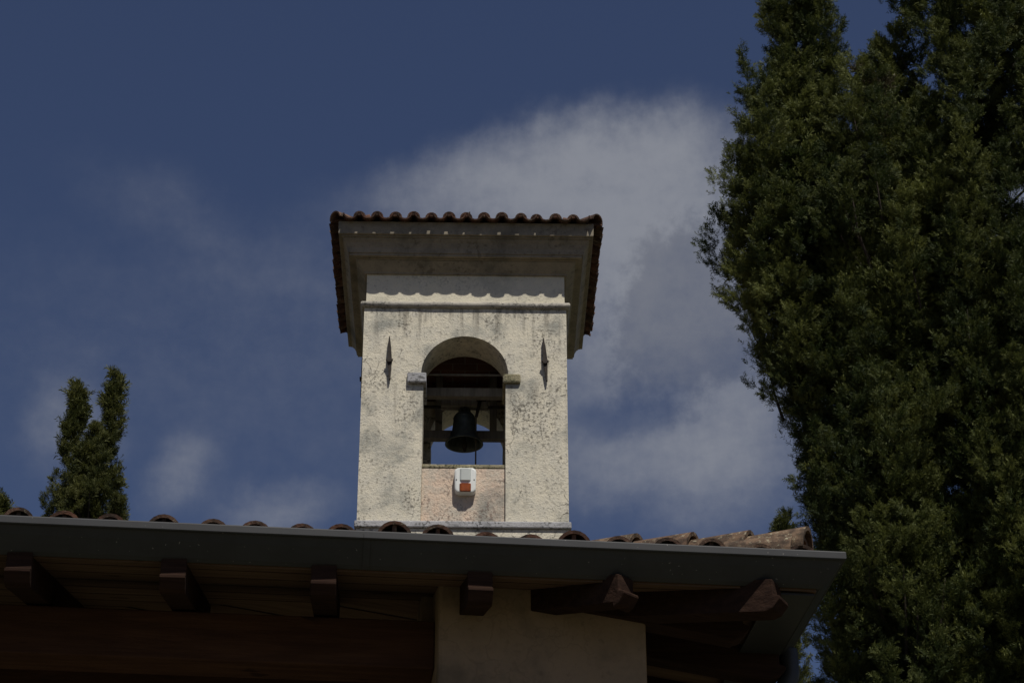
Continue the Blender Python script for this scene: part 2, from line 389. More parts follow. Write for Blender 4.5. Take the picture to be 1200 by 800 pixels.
def tile_slope(mb, O, a, up_h, pitch, width, length, pitch_w, L, expo, r, th, inside, rng, lift=0.0, jit=0.004, chan=True, seg=7, mouth=None, cov=0.62, first=0.012, colj=0.0, ch=None):
    """rows of cover and channel tiles. O = one end of the eave line, a = unit vector along it, up_h = horizontal up-slope dir"""
    d = (up_h * math.cos(pitch) + Vector((0, 0, math.sin(pitch)))).normalized()
    n = a.cross(d).normalized()
    if n.z < 0: n = -n
    cols = int(width / pitch_w)
    off = (width - (cols - 1) * pitch_w) / 2 if cols else 0
    rows = int(length / expo) + 1
    for i in range(cols):
        cj = rng.gauss(0, 0.3); hz = rng.uniform(-colj, colj); sj = 1 + rng.uniform(-4, 4) * colj; xj = rng.uniform(-1.3, 1.3) * colj
        for k in range(rows):
            for kind in ((1, 0) if chan else (1,)):
                al = off + i * pitch_w + (0 if kind else pitch_w / 2) + rng.uniform(-jit, jit) + xj
                dist = k * expo + (0 if kind else -first) + rng.uniform(-jit, jit) * (1.5 if k == 0 else 1.0)
                if not inside(al, dist * math.cos(pitch) + L * 0.45): continue
                tilt = th * 1.4 / expo + rng.uniform(-0.01, 0.01)
                dd = (d + n * (-tilt)).normalized()
                aa = (a + d * rng.uniform(-0.025, 0.025)).normalized()
                p = O + a * al + d * dist + n * ((lift + r * cov + hz if kind else lift + r * 0.98 + hz * 0.3) + th * 1.3 + rng.uniform(-jit, jit) * 0.6)
                tint = min(1, max(0, rng.random() * 0.8 + 0.1 + cj * 0.1))
                r0 = r * (1.0 if kind else 0.86) * rng.uniform(0.97, 1.03) * sj; r1 = r * (0.80 if kind else 1.0)
                if ch and not kind:
                    q_ = ch[0] * rng.uniform(0.96, 1.04)
                    mb.coppo(p + n * (q_ - r * 0.98), aa, dd, n, L, q_, q_, th, False, 9, tint, ch[1])
                    continue
                mb.coppo(p, aa, dd, n, L, r0, r1, th, bool(kind), seg, tint)
                if mouth is not None and k == 0 and kind:
                    mouth(p, aa, dd, n, r0, rng)
rng = random.Random(11)
tl = MB()
def plug(p, a, d, n, r, rg):
    K = 8; c = p + d * 0.002; r = r * 0.92; z_ = 0.022 + rg.uniform(-0.006, 0.006)
    pts = [c + a * (math.cos(math.pi * i / K) * r) + n * (max(z_, math.sin(math.pi * i / K) * r)) for i in range(K + 1)]
    tl.add(pts + [q + d * 0.05 for q in pts], [tuple(range(K + 1)), tuple(range(K + 1, 2 * K + 2))[::-1]] + [(i, i + 1, K + 2 + i, K + 1 + i) for i in range(K)] + [(K, 0, K + 1, 2 * K + 1)], 0.2)
OV = 0.336; hxr = 0.99 + OV + 0.018; hyr = D / 2 + OV; pit = R(15)
zE = Z(11.962)
Cc = Vector((0, D / 2, 0))
slopes = [(Vector((-hxr, D / 2 - hyr, zE)), Vector((1, 0, 0)), Vector((0, 1, 0)), 2 * hxr, hyr, hxr),
          (Vector((hxr, D / 2 + hyr, zE)), Vector((-1, 0, 0)), Vector((0, -1, 0)), 2 * hxr, hyr, hxr),
          (Vector((-hxr, D / 2 + hyr, zE)), Vector((0, -1, 0)), Vector((1, 0, 0)), 2 * hyr, hyr, hyr),
          (Vector((hxr, D / 2 - hyr, zE)), Vector((0, 1, 0)), Vector((-1, 0, 0)), 2 * hyr, hyr, hyr)]
for (O, a, u, wd, run, half) in slopes:
    f = lambda al, h, wd=wd: min(al, wd - al) > h - 0.03
    tile_slope(tl, O, a, u, pit, wd, run / math.cos(pit), 0.1775, 0.40, 0.30, 0.064, 0.013, f, rng, -0.006, 0.005, cov=0.28, first=0.016, colj=0.006, ch=(0.076, 0.86), mouth=plug)
pk = zE + hyr * math.tan(pit)
for sx in (-1, 1):
    for sy in (-1, 1):
        a0 = Vector((sx * hxr, D / 2 + sy * hyr, zE + 0.022)); a1 = Vector((sx * (hxr - hyr), D / 2, pk + 0.06))
        d = (a1 - a0).normalized(); side = d.cross(Vector((0, 0, 1))).normalized(); n = side.cross(d).normalized(); n = n if n.z > 0 else -n
        for q in range(5):
            tl.coppo(a0 + d * (q * 0.33 + 0.05) + n * 0.008, side, (d - n * 0.03).normalized(), n, 0.36, 0.076, 0.062, 0.014, True, 9, rng.random())
tl.coppo(Vector((-(hxr - hyr) - 0.2, D / 2, pk + 0.07)), Vector((0, 1, 0)), Vector((1, 0, 0)), Vector((0, 0, 1)), (hxr - hyr) * 2 + 0.4, 0.085, 0.085, 0.014, True, 9, 0.5)
tl.build('roof_tiles', M['clay_tiles'], tower)
dk = MB(); e = 0.275                                                     # boarding under the tiles
z0 = zE + 0.012
xs, ys = 0.99 + e, D / 2 + e
zt = z0 + ys * math.tan(pit)
vs = [(-xs, D / 2 - ys, z0), (xs, D / 2 - ys, z0), (xs, D / 2 + ys, z0), (-xs, D / 2 + ys, z0), (-(xs - ys), D / 2, zt), (xs - ys, D / 2, zt)]
dk.add(vs, [(0, 1, 5, 4), (2, 3, 4, 5), (1, 2, 5), (3, 0, 4), (3, 2, 1, 0)])
dk.build('roof_deck', M['mortar'], tower)
cr = MB(); cz = pk + 0.05; cxx = 0.03
cr.box(cxx - 0.008, cxx + 0.008, D / 2 - 0.008, D / 2 + 0.008, cz, Z(12.85)); cr.box(cxx - 0.065, cxx + 0.065, D / 2 - 0.0075, D / 2 + 0.0075, Z(12.735), Z(12.752))
cr.build('cross', M['rusty_iron'], tower)

# ------------------------------------------------------------------ bell, its frame and the siren
tm = Matrix.Translation((TX, TY, 0)) @ Matrix.Rotation(TR, 4, 'Z')
def tpos(x, y, z): return tuple(tm @ Vector((x, y, z)))
def fbox(x0, x1, y0, y1, h0, h1, mb=None):
    mb = mb or MB(); mb.box(x0, x1, y0, y1, Z(h0), Z(h1)); return mb
f_ = fbox(-0.618, 0.618, 0.58, 0.67, 10.480, 10.575); fbox(-0.618, 0.618, 1.15, 1.24, 10.292, 10.385, f_)
fr = f_.build('bell_frame', M['bell_frame_wood'], tower, bevel=0.006)
for nm, q in (('post', (-0.298, -0.228, 1.152, 1.238, 10.386, 11.015)), ('post', (0.258, 0.33, 1.152, 1.238, 10.386, 11.015)), ('side_rail', (-0.56, -0.48, 0.672, 1.148, 10.40, 10.49)),
              ('side_rail', (0.48, 0.56, 0.672, 1.148, 10.40, 10.49)), ('strut', (-0.60, -0.54, 1.16, 1.23, 9.45, 10.29)), ('strut', (0.54, 0.60, 1.16, 1.23, 9.45, 10.29))):
    fbox(*q).build(nm, M['bell_frame_wood'], fr, bevel=0.006)
be = empty('church_bell', tpos(0.0, 0.9, Z(10.1)), TR, 'dark bronze bell with flared mouth and clapper hanging in the tower arch', 'bell')
b = MB()
pf = [(0.0, 0.345), (0.05, 0.345), (0.085, 0.335), (0.104, 0.31), (0.110, 0.27), (0.117, 0.20), (0.128, 0.13), (0.146, 0.075), (0.172, 0.03), (0.192, 0.006), (0.193, 0.0),
      (0.176, 0.002), (0.150, 0.045), (0.122, 0.11), (0.108, 0.2), (0.098, 0.30), (0.0, 0.32)]
b.lathe(pf, (0, 0, 0)); 
for zz_, rr in ((0.115, 0.135), (0.285, 0.111)): b.lathe([(rr - 0.006, zz_ - 0.006), (rr + 0.003, zz_), (rr - 0.006, zz_ + 0.006)], (0, 0, 0))
b.build('bell_body', M['bell_bronze'], be, smooth=True)
b = MB()
for t in range(4):
    a = math.pi * t / 4
    b.tube([(0.05 * math.cos(a), 0.05 * math.sin(a), 0.34), (0.05 * math.cos(a), 0.05 * math.sin(a), 0.385), (0, 0, 0.41), (-0.05 * math.cos(a), -0.05 * math.sin(a), 0.385), (-0.05 * math.cos(a), -0.05 * math.sin(a), 0.34)], 0.014, 8)
b.build('crown_loops', M['bell_bronze'], be)
b = MB(); b.box(-0.24, 0.24, -0.05, 0.05, 0.405, 0.50); b.build('headstock', M['bell_frame_wood'], be, bevel=0.01)
b = MB(); b.tube([(-0.6, 0, 0.42), (0.6, 0, 0.42)], 0.016); b.build('axle', M['rusty_iron'], be)
b = MB(); b.tube([(0, 0, 0.31), (0.004, 0, 0.05), (0.005, 0, -0.005), (0.006, 0, -0.03), (0.006, 0, -0.085)], [0.010, 0.012, 0.028, 0.024, 0.010], 10); b.build('clapper', M['rusty_iron'], be)
b = MB(); b.tube([(0.16, -0.06, 0.50), (0.12, -0.06, 0.28)], [0.02, 0.016], 8); b.box(0.12, 0.22, -0.07, -0.045, 0.46, 0.52); b.build('swing_lever', M['rusty_iron'], be)
b = MB(); b.tube([(0.118, -0.06, 0.285), (0.117, -0.055, -0.05), (0.118, -0.05, -0.66), (0.118, -0.05, -1.08)], 0.008, 6); b.build('bell_rope', M['rope_fibre'], be)

si = empty('alarm_siren', tpos(0.018, 0.032, Z(9.128)), TR, 'white alarm siren box with an orange lens fixed below the arch', 'siren')
def rounded(w0, w1, y0, y1, z0, z1, rad, taper=0.0, seg=5):
    """rounded-corner plate in the xz plane, w0 half-width at the bottom, w1 at the top"""
    pts = []
    for (cx, cz, a0) in ((w0 - rad, z0 + rad, -90), (w1 - rad, z1 - rad, 0), (-(w1 - rad), z1 - rad, 90), (-(w0 - rad), z0 + rad, 180)):
        for i in range(seg + 1):
            a = R(a0 + 90 * i / seg); pts.append((cx + rad * math.cos(a), cz + rad * math.sin(a)))
    n = len(pts); zc = (z0 + z1) / 2
    vs = [(x, y1, z) for x, z in pts] + [(x, y0 + 0.012, z) for x, z in pts] + [(x * (1 - 0.008 / w0), y0 + 0.003, zc + (z - zc) * 0.975) for x, z in pts] + [(x * (1 - 0.02 / w0), y0, zc + (z - zc) * 0.94) for x, z in pts]
    fs = [(k_ * n + i, k_ * n + (i + 1) % n, (k_ + 1) * n + (i + 1) % n, (k_ + 1) * n + i) for k_ in range(3) for i in range(n)]
    fs += [tuple(3 * n + i for i in range(n)), tuple(range(n))[::-1]]
    return vs, fs
b = MB(); b.add(*rounded(0.100, 0.104, -0.078, -0.001, 0.0, 0.258, 0.042)); b.build('housing', M['siren_white'], si)
b = MB(); b.add(*rounded(0.052, 0.052, -0.092, -0.076, 0.118, 0.246, 0.008)); b.build('flash_cover', M['siren_grey'], si)
b = MB(); b.add(*rounded(0.054, 0.054, -0.094, -0.076, 0.006, 0.092, 0.012)); b.build('orange_lens', M['siren_orange'], si)
for sx in (-0.084, 0.084):
    b = MB(); b.tube([(sx, -0.074, 0.13), (sx, -0.0805, 0.13)], 0.006, 8); b.build('screw', M['rusty_iron'], si)

# ------------------------------------------------------------------ porch building in front (local: -x runs along the eave, y into the depth)
BP = (1.587, 9.913); BR = R(6.1)
house = empty('porch_building', (BP[0], BP[1], 0), BR, 'low building with clay tile roof, dark timber eaves and anthracite gutter in the foreground', 'building')
MS, MR = 0.277, 0.147                       # rise of the front slope and of the side slope
H0 = Z(4.174)
soff = lambda r, s: H0 + min(MS * s, MR * r)
RL, SR, RH = 14.0, 5.0, 5.0 * MS / MR       # length, ridge distance, hip apex
SB = 2 * SR - 0.06
dk = MB(); DT = 0.055
E0 = 0.122
def deckpt(r, s, z): return (-r, s, z)
plan = [(RL, E0), (E0, E0), (E0, SB), (RL, SB), (RH, SR), (RL, SR)]
zz0 = [H0 + MS * E0, H0 + MR * E0, H0 + MR * E0, H0 + MS * E0, H0 + MS * SR, H0 + MS * SR]
n_ = len(plan)
vs = [deckpt(r, s, z) for (r, s), z in zip(plan, zz0)] + [deckpt(r, s, z + DT) for (r, s), z in zip(plan, zz0)]
fc = [(0, 1, 4, 5), (1, 2, 4), (2, 3, 5, 4)]
dk.add(vs, fc + [tuple(i + n_ for i in f) for f in fc] + [(0, 1, 1 + n_, n_), (1, 2, 2 + n_, 1 + n_), (2, 3, 3 + n_, 2 + n_), (3, 5, 5 + n_, 3 + n_), (5, 0, n_, 5 + n_)])
dk.build('soffit', M['soffit_wood'], house)

# tiles: front slope, side slope, back slope and the hip
tl = MB()
rng = random.Random(23)
def mouth(p, a, d, n, r, rg):
    """second tile and mortar plug inside the open end of a cover tile at the eave"""
    tl.coppo(p + d * 0.05 - n * 0.016, a, d, n, 0.25, r * 0.80, r * 0.7, 0.013, True, 7, rg.random())
    q = rg.random()
    dep = 0.06 + 0.06 * rg.random()
    K = 9; c = p + d * dep - n * 0.02
    vs = [c - a * r * 0.6 - n * 0.01, c + a * r * 0.6 - n * 0.01] + [c + a * (math.cos(math.pi * i / K) * r * 0.66) + n * (math.sin(math.pi * i / K) * r * (0.66 if q < 0.6 else 0.45)) for i in range(K + 1)]
    tl.add(vs, [tuple([0, 1] + list(range(2, K + 3)))], 2.0)
    if q < 0.8:                                                           # clay tongue that blocks the mouth
        w_ = a * 0.012
        b0 = p + d * 0.012 - n * 0.03; b1 = p + d * 0.012 + n * (r - 0.012)
        tl.add([b0 - w_, b0 + w_, b1 + w_ * 0.8, b1 - w_ * 0.8, b0 - w_ + d * 0.03, b0 + w_ + d * 0.03, b1 + w_ * 0.8 + d * 0.03, b1 - w_ * 0.8 + d * 0.03],
               [(0, 1, 2, 3), (0, 4, 5, 1), (1, 5, 6, 2), (2, 6, 7, 3), (3, 7, 4, 0)], rg.random())
fp = math.atan(MS); rp = math.atan(MR)
zt = H0 + DT + 0.012
ST = 0.07
tile_slope(tl, Vector((-RL, ST, zt + MS * ST)), Vector((1, 0, 0)), Vector((0, 1, 0)), fp, RL - 0.05, (SR - ST) / math.cos(fp), 0.2165, 0.44, 0.34, 0.081, 0.016,
           lambda al, h: (RL - al) * MR > (h - 0.12) * MS, rng, -0.002, 0.014, seg=10, mouth=mouth, cov=0.55, colj=0.014)
tile_slope(tl, Vector((-ST, ST, zt + MR * ST)), Vector((0, 1, 0)), Vector((-1, 0, 0)), rp, 2 * SR - 0.2, RH, 0.2165, 0.44, 0.34, 0.086, 0.015,
           lambda al, h: (h - 0.15) * MR < min(al, 2 * SR - al) * MS, rng, -0.002, 0.008)
tile_slope(tl, Vector((-RL, SB, zt + MS * ST)), Vector((1, 0, 0)), Vector((0, -1, 0)), fp, RL - 0.05, (SR - ST) / math.cos(fp), 0.2165, 0.44, 0.34, 0.086, 0.015,
           lambda al, h: (RL - al) * MR > (h - 0.12) * MS, rng, -0.002, 0.008)
tl.build('roof_tiles', M['clay_tiles'], house)
hp = MB(); rng = random.Random(5)
h0 = Vector((-0.15, 0.12, zt + 0.152)); h1 = Vector((-RH, SR, H0 + MS * SR + 0.19))
d = (h1 - h0).normalized(); side = d.cross(Vector((0, 0, 1))).normalized(); nn = side.cross(d).normalized(); nn = nn if nn.z > 0 else -nn
for q in range(int((h1 - h0).length / 0.29)):
    o_ = h0 + d * (q * 0.29) + side * rng.uniform(-0.015, 0.015) + nn * rng.uniform(-0.004, 0.004)
    hp.coppo(o_, (side + d * rng.uniform(-0.10, 0.10)).normalized(), (d - nn * 0.06 + side * rng.uniform(-0.02, 0.02)).normalized(), nn, 0.40, 0.126, 0.098, 0.020, True, 12, rng.random(), 1.08)
for q in range(3):
    hp.coppo(h0 + d * (0.06 + 0.37 * q) + side * rng.uniform(-0.07, 0.07) - nn * rng.uniform(0.03, 0.06), (side + d * rng.uniform(-0.2, 0.2)).normalized(), (d + side * rng.uniform(-0.12, 0.12)).normalized(), nn, 0.34, 0.118, 0.10, 0.018, True, 10, rng.random(), 1.1)
hp.coppo(h0 + d * 0.02 - nn * 0.026, side, d, nn, 0.3, 0.104, 0.09, 0.016, True, 10, 0.6)
hp.coppo(h0 + d * 0.05 - nn * 0.05, side, d, nn, 0.3, 0.080, 0.07, 0.014, True, 10, 0.2)
hp.coppo(Vector((-RH - 0.1, SR, h1.z)), Vector((0, 1, 0)), Vector((-1, 0, 0)), Vector((0, 0, 1)), RL - RH - 0.1, 0.11, 0.11, 0.018, True, 12, 0.4)
hp.build('hip_tiles', M['hip_clay'], house)
hm = MB(); hm.tube([h0 + d * 0.09 - nn * 0.03, h0 + d * 0.4 - nn * 0.03], 0.062, 10); hm.build('hip_mortar', M['mortar'], house)

# half-round gutter with rolled rim, mitred at the corner
gp = [(0.010, -0.003), (0.0, 0.0), (-0.004, -0.006), (-0.004, -0.036), (0.0, -0.041), (0.010, -0.043), (0.014, -0.047), (0.034, -0.076), (0.060, -0.106), (0.088, -0.136), (0.108, -0.150), (0.120, -0.146), (0.122, -0.11), (0.124, -0.02),
      (0.119, -0.02), (0.116, -0.108), (0.102, -0.129), (0.088, -0.122), (0.062, -0.099), (0.038, -0.072), (0.018, -0.044), (0.013, -0.02)]
gt = MB(); zg = Z(4.350); n = len(gp)
vs = [(-RL, o_, zg + z) for o_, z in gp] + [(-o_, o_, zg + z) for o_, z in gp] + [(-o_, SB - 0.1, zg + z) for o_, z in gp]
fs = [(j * n + i, j * n + (i + 1) % n, (j + 1) * n + (i + 1) % n, (j + 1) * n + i) for j in (0, 1) for i in range(n)]
fs += [tuple(range(n)), tuple(2 * n + i for i in range(n))]
gt.add(vs, fs)
gut = gt.build('gutter', M['gutter_paint'], house)
for rj in (2.275, 5.3, 8.3, 11.3):                                        # soldered joint collars
    j = MB()
    pp = gp[2:13]; off = [(o_ - 0.005, z - 0.002) for o_, z in pp]
    vs = [(-(rj + dx), o_ - (0.0 if i else 0.0), zg + z) for dx in (-0.016, 0.016) for i, (o_, z) in enumerate(off)]
    m_ = len(off)
    j.add(vs, [(i, i + 1, m_ + i + 1, m_ + i) for i in range(m_ - 1)]); j.build('gutter_joint', M['gutter_paint'], house, recalc=False)
dp = MB()
def bez(ps, k_=8):
    out = []
    for i in range(len(ps) - 1):
        p0 = Vector(ps[max(i - 1, 0)]); p1 = Vector(ps[i]); p2 = Vector(ps[i + 1]); p3 = Vector(ps[min(i + 2, len(ps) - 1)])
        for t in range(k_):
            t = t / k_
            out.append(0.5 * ((2 * p1) + (p2 - p0) * t + (2 * p0 - 5 * p1 + 4 * p2 - p3) * t * t + (3 * p1 - p0 - 3 * p2 + p3) * t ** 3))
    out.append(Vector(ps[-1])); return out
b = MB(); b.box(-0.34, -0.126, 0.145, SB - 0.2, H0 + 0.006, H0 + 0.016); b.build('eave_flashing', M['gutter_paint'], house)
dp.tube(bez([(-0.068, 1.0, Z(4.235)), (-0.066, 1.0, Z(4.16)), (-0.075, 1.0, Z(4.07)), (-0.16, 1.0, Z(3.96)), (-0.45, 1.0, Z(3.78)), (-0.74, 1.0, Z(3.60)), (-0.81, 1.0, Z(3.46)), (-0.82, 1.0, Z(3.2)), (-0.82, 1.0, 0.05)]), 0.05, 14)
dp.build('downpipe', M['gutter_paint'], house, smooth=True)

# rafters with shaped ends
def rafter(r0, s0, r1, s1, L, wd=0.118, hgt=0.172, mat='rafter_wood'):
    a = Vector((-r0, s0, 0)); b_ = Vector((-r1, s1, 0)); dr = (b_ - a).normalized()
    zt0 = soff(r0, max(s0, 0)) + 0.012
    p_ = a + dr * 0.12; e_ = a + dr * 0.52
    m_ = (soff(-e_.x, e_.y) - soff(-p_.x, p_.y)) / 0.40
    h = hgt
    prof = [(0.045, 0.045 * m_), (0.045, -0.070), (0.012, -0.082), (0.012, -0.098), (0.05, -0.140), (0.085, -0.150), (0.088, -h + 0.088 * m_), (L, -h + L * m_), (L, L * m_)]
    mb = MB(); sd = Vector((-dr.y, dr.x, 0)) * wd
    mb.prism(prof, (a.x, a.y, zt0), dr, sd)
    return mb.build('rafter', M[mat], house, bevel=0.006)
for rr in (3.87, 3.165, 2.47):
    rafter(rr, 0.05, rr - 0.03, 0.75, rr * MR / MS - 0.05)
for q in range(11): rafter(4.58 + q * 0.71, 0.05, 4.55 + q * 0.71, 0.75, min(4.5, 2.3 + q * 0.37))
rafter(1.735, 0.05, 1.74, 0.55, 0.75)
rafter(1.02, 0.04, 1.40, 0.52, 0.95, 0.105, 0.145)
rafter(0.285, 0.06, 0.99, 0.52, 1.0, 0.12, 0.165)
for ss in (0.56, 0.98, 1.62, 2.26, 2.9, 3.6, 4.3): rafter(0.36 if ss < 0.9 else 0.09, ss, 0.9, ss - 0.02, 1.0)  # the first, shorter-reaching one is added to cover a brightly lit soffit wedge
# pier and the other supports, walls
def sloped_box(mb, r0, r1, s0, s1, zb):
    c = [(r1, s0), (r0, s0), (r0, s1), (r1, s1)]
    vs = [(-r, s, zb) for r, s in c] + [(-r, s, soff(r, s) + 0.02) for r, s in c]
    mb.add(vs, [(3, 2, 1, 0), (4, 5, 6, 7), (0, 1, 5, 4), (1, 2, 6, 5), (2, 3, 7, 6), (3, 0, 4, 7)])
b = MB(); sloped_box(b, 0.885, 1.90, 0.50, 0.92, 0); b.build('pier', M['pier_plaster'], house, bevel=0.02)
b = MB(); sloped_box(b, 0.93, 1.955, 0.921, 1.30, 0); b.build('pier', M['pier_plaster'], house, bevel=0.015)
b = MB(); sloped_box(b, 8.2, 9.2, 0.50, 0.92, 0); b.build('pier', M['pier_plaster'], house, bevel=0.02)
b = MB(); b.box(-8.199, -1.901, 0.72, 0.95, Z(3.955), Z(4.205)); b.build('beam', M['beam_wood'], house, bevel=0.008)
b = MB(); b.box(-13.6, -9.201, 0.72, 0.95, Z(3.955), Z(4.205)); b.build('beam', M['beam_wood'], house, bevel=0.008)
b = MB(); b.box(-8.3, -1.956, 1.95, 2.15, Z(4.20), Z(4.50)); b.build('beam', M['beam_wood'], house, bevel=0.008)
b = MB(); b.box(-1.16, -0.95, 1.301, 3.25, Z(3.955), Z(4.12)); b.build('beam', M['beam_wood'], house, bevel=0.008)
b = MB(); b.box(-13.5, -0.9, 3.25, 9.2, 0, Z(4.36)); b.box(-13.5, -3.4, 3.252, 3.5, Z(4.36), Z(4.95)); b.build('wall', M['hall_plaster'], house)

# ------------------------------------------------------------------ trees
def spray_templates(n=8, seed=3, pairs=5):
    """flat feathery cypress sprays, axis along +y, unit length: a stem and alternate side shoots"""
    rg = np.random.default_rng(seed); out = []
    for _ in range(n):
        V = []
        def blade(p, dirv, L, w, zc):
            d_ = dirv / np.linalg.norm(dirv); s_ = np.array([-d_[1], d_[0], 0])
            V.extend([p, p + d_ * L * 0.5 + s_ * w + [0, 0, zc], p + d_ * L + [0, 0, zc * 2.2], p + d_ * L * 0.5 - s_ * w + [0, 0, zc]])
        blade(np.array([0, 0, 0.]), np.array([rg.normal(0, .1), 1, 0.]), 1.0, 0.045, rg.normal(0, .05))
        for i in range(pairs):
            t = 0.08 + 0.16 * i + rg.uniform(-.04, .04)
            for sg in (-1, 1):
                an = R(rg.uniform(25, 55)) * sg
                blade(np.array([0, t, 0.]), np.array([math.sin(an), math.cos(an), 0]), (0.42 - 0.04 * i) * rg.uniform(.6, 1.25), 0.040 * rg.uniform(.7, 1.3), rg.normal(0, .09))
        out.append(np.array(V))
    return out
TPL = spray_templates()
def make_crown(name, mat, parent, pos, dirs, size, tint, rg):
    """one foliage mesh out of sprays: pos, dirs (N,3), size, tint (N)"""
    N = len(pos)
    d = dirs / np.linalg.norm(dirs, axis=1, keepdims=True)
    rv = rg.normal(size=(N, 3)); x = np.cross(d, rv); x /= np.linalg.norm(x, axis=1, keepdims=True); z = np.cross(x, d)
    tid = rg.integers(0, len(TPL), N); T = np.stack(TPL)[tid]                  # N, 44, 3
    nv = T.shape[1]
    P = pos[:, None, :] + size[:, None, None] * (T[:, :, 0:1] * x[:, None] + T[:, :, 1:2] * d[:, None] + T[:, :, 2:3] * z[:, None])
    P = P.reshape(-1, 3); nq = N * nv // 4
    me = bpy.data.meshes.new(name)
    me.vertices.add(len(P)); me.vertices.foreach_set('co', P.astype(np.float32).ravel())
    me.loops.add(nq * 4); me.loops.foreach_set('vertex_index', np.arange(nq * 4, dtype=np.int32))
    me.polygons.add(nq); me.polygons.foreach_set('loop_start', np.arange(0, nq * 4, 4, dtype=np.int32)); me.polygons.foreach_set('loop_total', np.full(nq, 4, dtype=np.int32))
    at = me.attributes.new('tint', 'FLOAT', 'FACE'); at.data.foreach_set('value', np.repeat(tint, nv // 4).astype(np.float32))
    me.update(); me.materials.append(mat)
    o = bpy.data.objects.new(name, me); COL.objects.link(o); o.parent = parent
    return o
def teardrop(t, full=0.42, low=0.62, pw=0.72):
    """radius of a leader at relative height t: swelling low, narrowing to a tip"""
    t = np.clip(t, 0, 1)
    return np.where(t < full, low + (1 - low) * np.sin(t / full * math.pi / 2), np.cos((t - full) / (1 - full) * math.pi / 2) ** pw)
def cypress(label, base, leaders, mat, plume, spray, per_plume, cover, seed, trunk_r, zlow=0.0, dead=None, pw=0.72, shade=None):
    """leaders: (dx, dy, z0, z1, rmax, full, low). Upright flame-shaped plumes crowd each leader; sprays clothe every plume"""
    rg = np.random.default_rng(seed)
    root = empty('cypress_tree', (base[0], base[1], 0), 0, label, 'tree')
    tb = MB(); zmax = max(l[3] for l in leaders)
    tb.tube([(0, 0, -0.1), (0.03, 0.02, zmax * 0.3), (-0.02, 0.03, zmax * 0.55), (0, 0, zmax * 0.72)], [trunk_r, trunk_r * 0.75, trunk_r * 0.35, 0.015], 10)
    PA, DA, SA, TA = [], [], [], []
    pl, pr = plume
    for (dx, dy, z0, z1, rm, fu, lo) in leaders:
        Hh = z1 - z0
        if abs(dx) + abs(dy) > 0.05:
            tb.tube([(0, 0, max(0.4, z0 * 0.7)), (dx * 0.6, dy * 0.6, z0 + Hh * 0.1), (dx, dy, z0 + Hh * 0.4), (dx, dy, z1 - Hh * 0.45)], [trunk_r * 0.5, trunk_r * 0.35, trunk_r * 0.12, 0.006], 8)
        npl = max(6, int((2.2 if rm < 0.4 and zlow < 8 else 1.0) * cover * 2 * math.pi * rm * Hh * 0.75 / (pl * pr * 1.6)))
        for i in range(npl):
            t = rg.uniform(0, 0.97); an = rg.uniform(0, 2 * math.pi)
            z = z0 + t * Hh
            if z < zlow and rg.random() < 0.65: continue
            back = math.sin(an) > 0.3 and rg.random() < 0.6
            if back: continue
            inner = rg.random() < 0.22
            k_ = rg.uniform(0.35, 0.7) if inner else rg.uniform(0.82, 1.06)
            L = pl * rg.uniform(0.65, 1.4); Rp = pr * rg.uniform(0.7, 1.3)
            rs = float(rm * teardrop(t, fu, lo, pw))
            rad = max(0.0, rs - Rp * 0.7) * k_
            c = np.array([dx + rad * math.cos(an), dy + rad * math.sin(an), z])
            outw = np.array([math.cos(an), math.sin(an), 0])
            axis = outw * rg.uniform(0.0, 0.32) * (1 - 0.7 * t) + np.array([0, 0, 1.0]) + rg.normal(0, 0.10, 3); axis /= np.linalg.norm(axis)
            L = min(L, (z1 + 0.25 * pl - z) / 0.75) if z1 + 0.25 * pl - z > 0.12 else 0.15
            n = int(per_plume * (L * Rp) / (pl * pr) * rg.uniform(0.8, 1.15) * (0.7 if inner else 1.0))
            if n < 4: continue
            # ragged flame: side tongues leave the plume's axis at random places
            nt = max(5, int(n / 26))
            tq = rg.uniform(0, 1, nt) ** 0.9; tp = rg.uniform(0, 2 * math.pi, nt); tl_ = rg.uniform(0.6, 1.35, nt)
            o1 = np.cross(axis, [0.3, 0.5, 0.1]); o1 /= np.linalg.norm(o1); o2 = np.cross(axis, o1)
            which = rg.integers(0, nt, n)
            q0 = tq[which]; ph = tp[which] + rg.normal(0, 0.35, n)
            side = np.cos(ph)[:, None] * o1 + np.sin(ph)[:, None] * o2
            env = np.sin(np.clip(q0, 0, 1) ** 0.65 * math.pi * 0.9 + 0.25) * Rp * tl_[which]
            u_ = rg.uniform(0.1, 1.0, n) ** 0.6
            pp = c + axis * ((q0 - 0.3) * L + u_ * Rp * 0.9)[:, None] + side * (env * u_)[:, None] + rg.normal(0, spray * 0.22, (n, 3))
            dd = axis * rg.uniform(0.5, 1.0, n)[:, None] + side * rg.uniform(0.3, 0.95, n)[:, None] + rg.normal(0, 0.25, (n, 3))
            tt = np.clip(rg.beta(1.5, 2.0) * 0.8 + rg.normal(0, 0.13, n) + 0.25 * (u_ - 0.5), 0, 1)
            if dead is not None and np.linalg.norm((c + np.array([base[0], base[1], 0]) - dead[0]) / dead[1]) < 1 and rg.random() < 0.6:
                keep = rg.random(n) < 0.5; pp, dd = pp[keep], dd[keep]; tt = np.full(len(pp), 2.0)
            PA.append(pp); DA.append(dd); TA.append(tt); SA.append(spray * rg.uniform(0.65, 1.35, len(pp)) * (1.8 if inner else 1.0))
            if i % 7 == 0:
                tb.tube([tuple(c - axis * L * 0.25 - outw * min(0.28, rad * 0.6) - np.array([0, 0, 0.12])), tuple(c - axis * L * 0.12 - outw * 0.06), tuple(c + axis * L * 0.3)], [0.012, 0.008, 0.003], 5)
    tb.build('trunk', M['bark'], root)
    P_ = np.concatenate(PA)
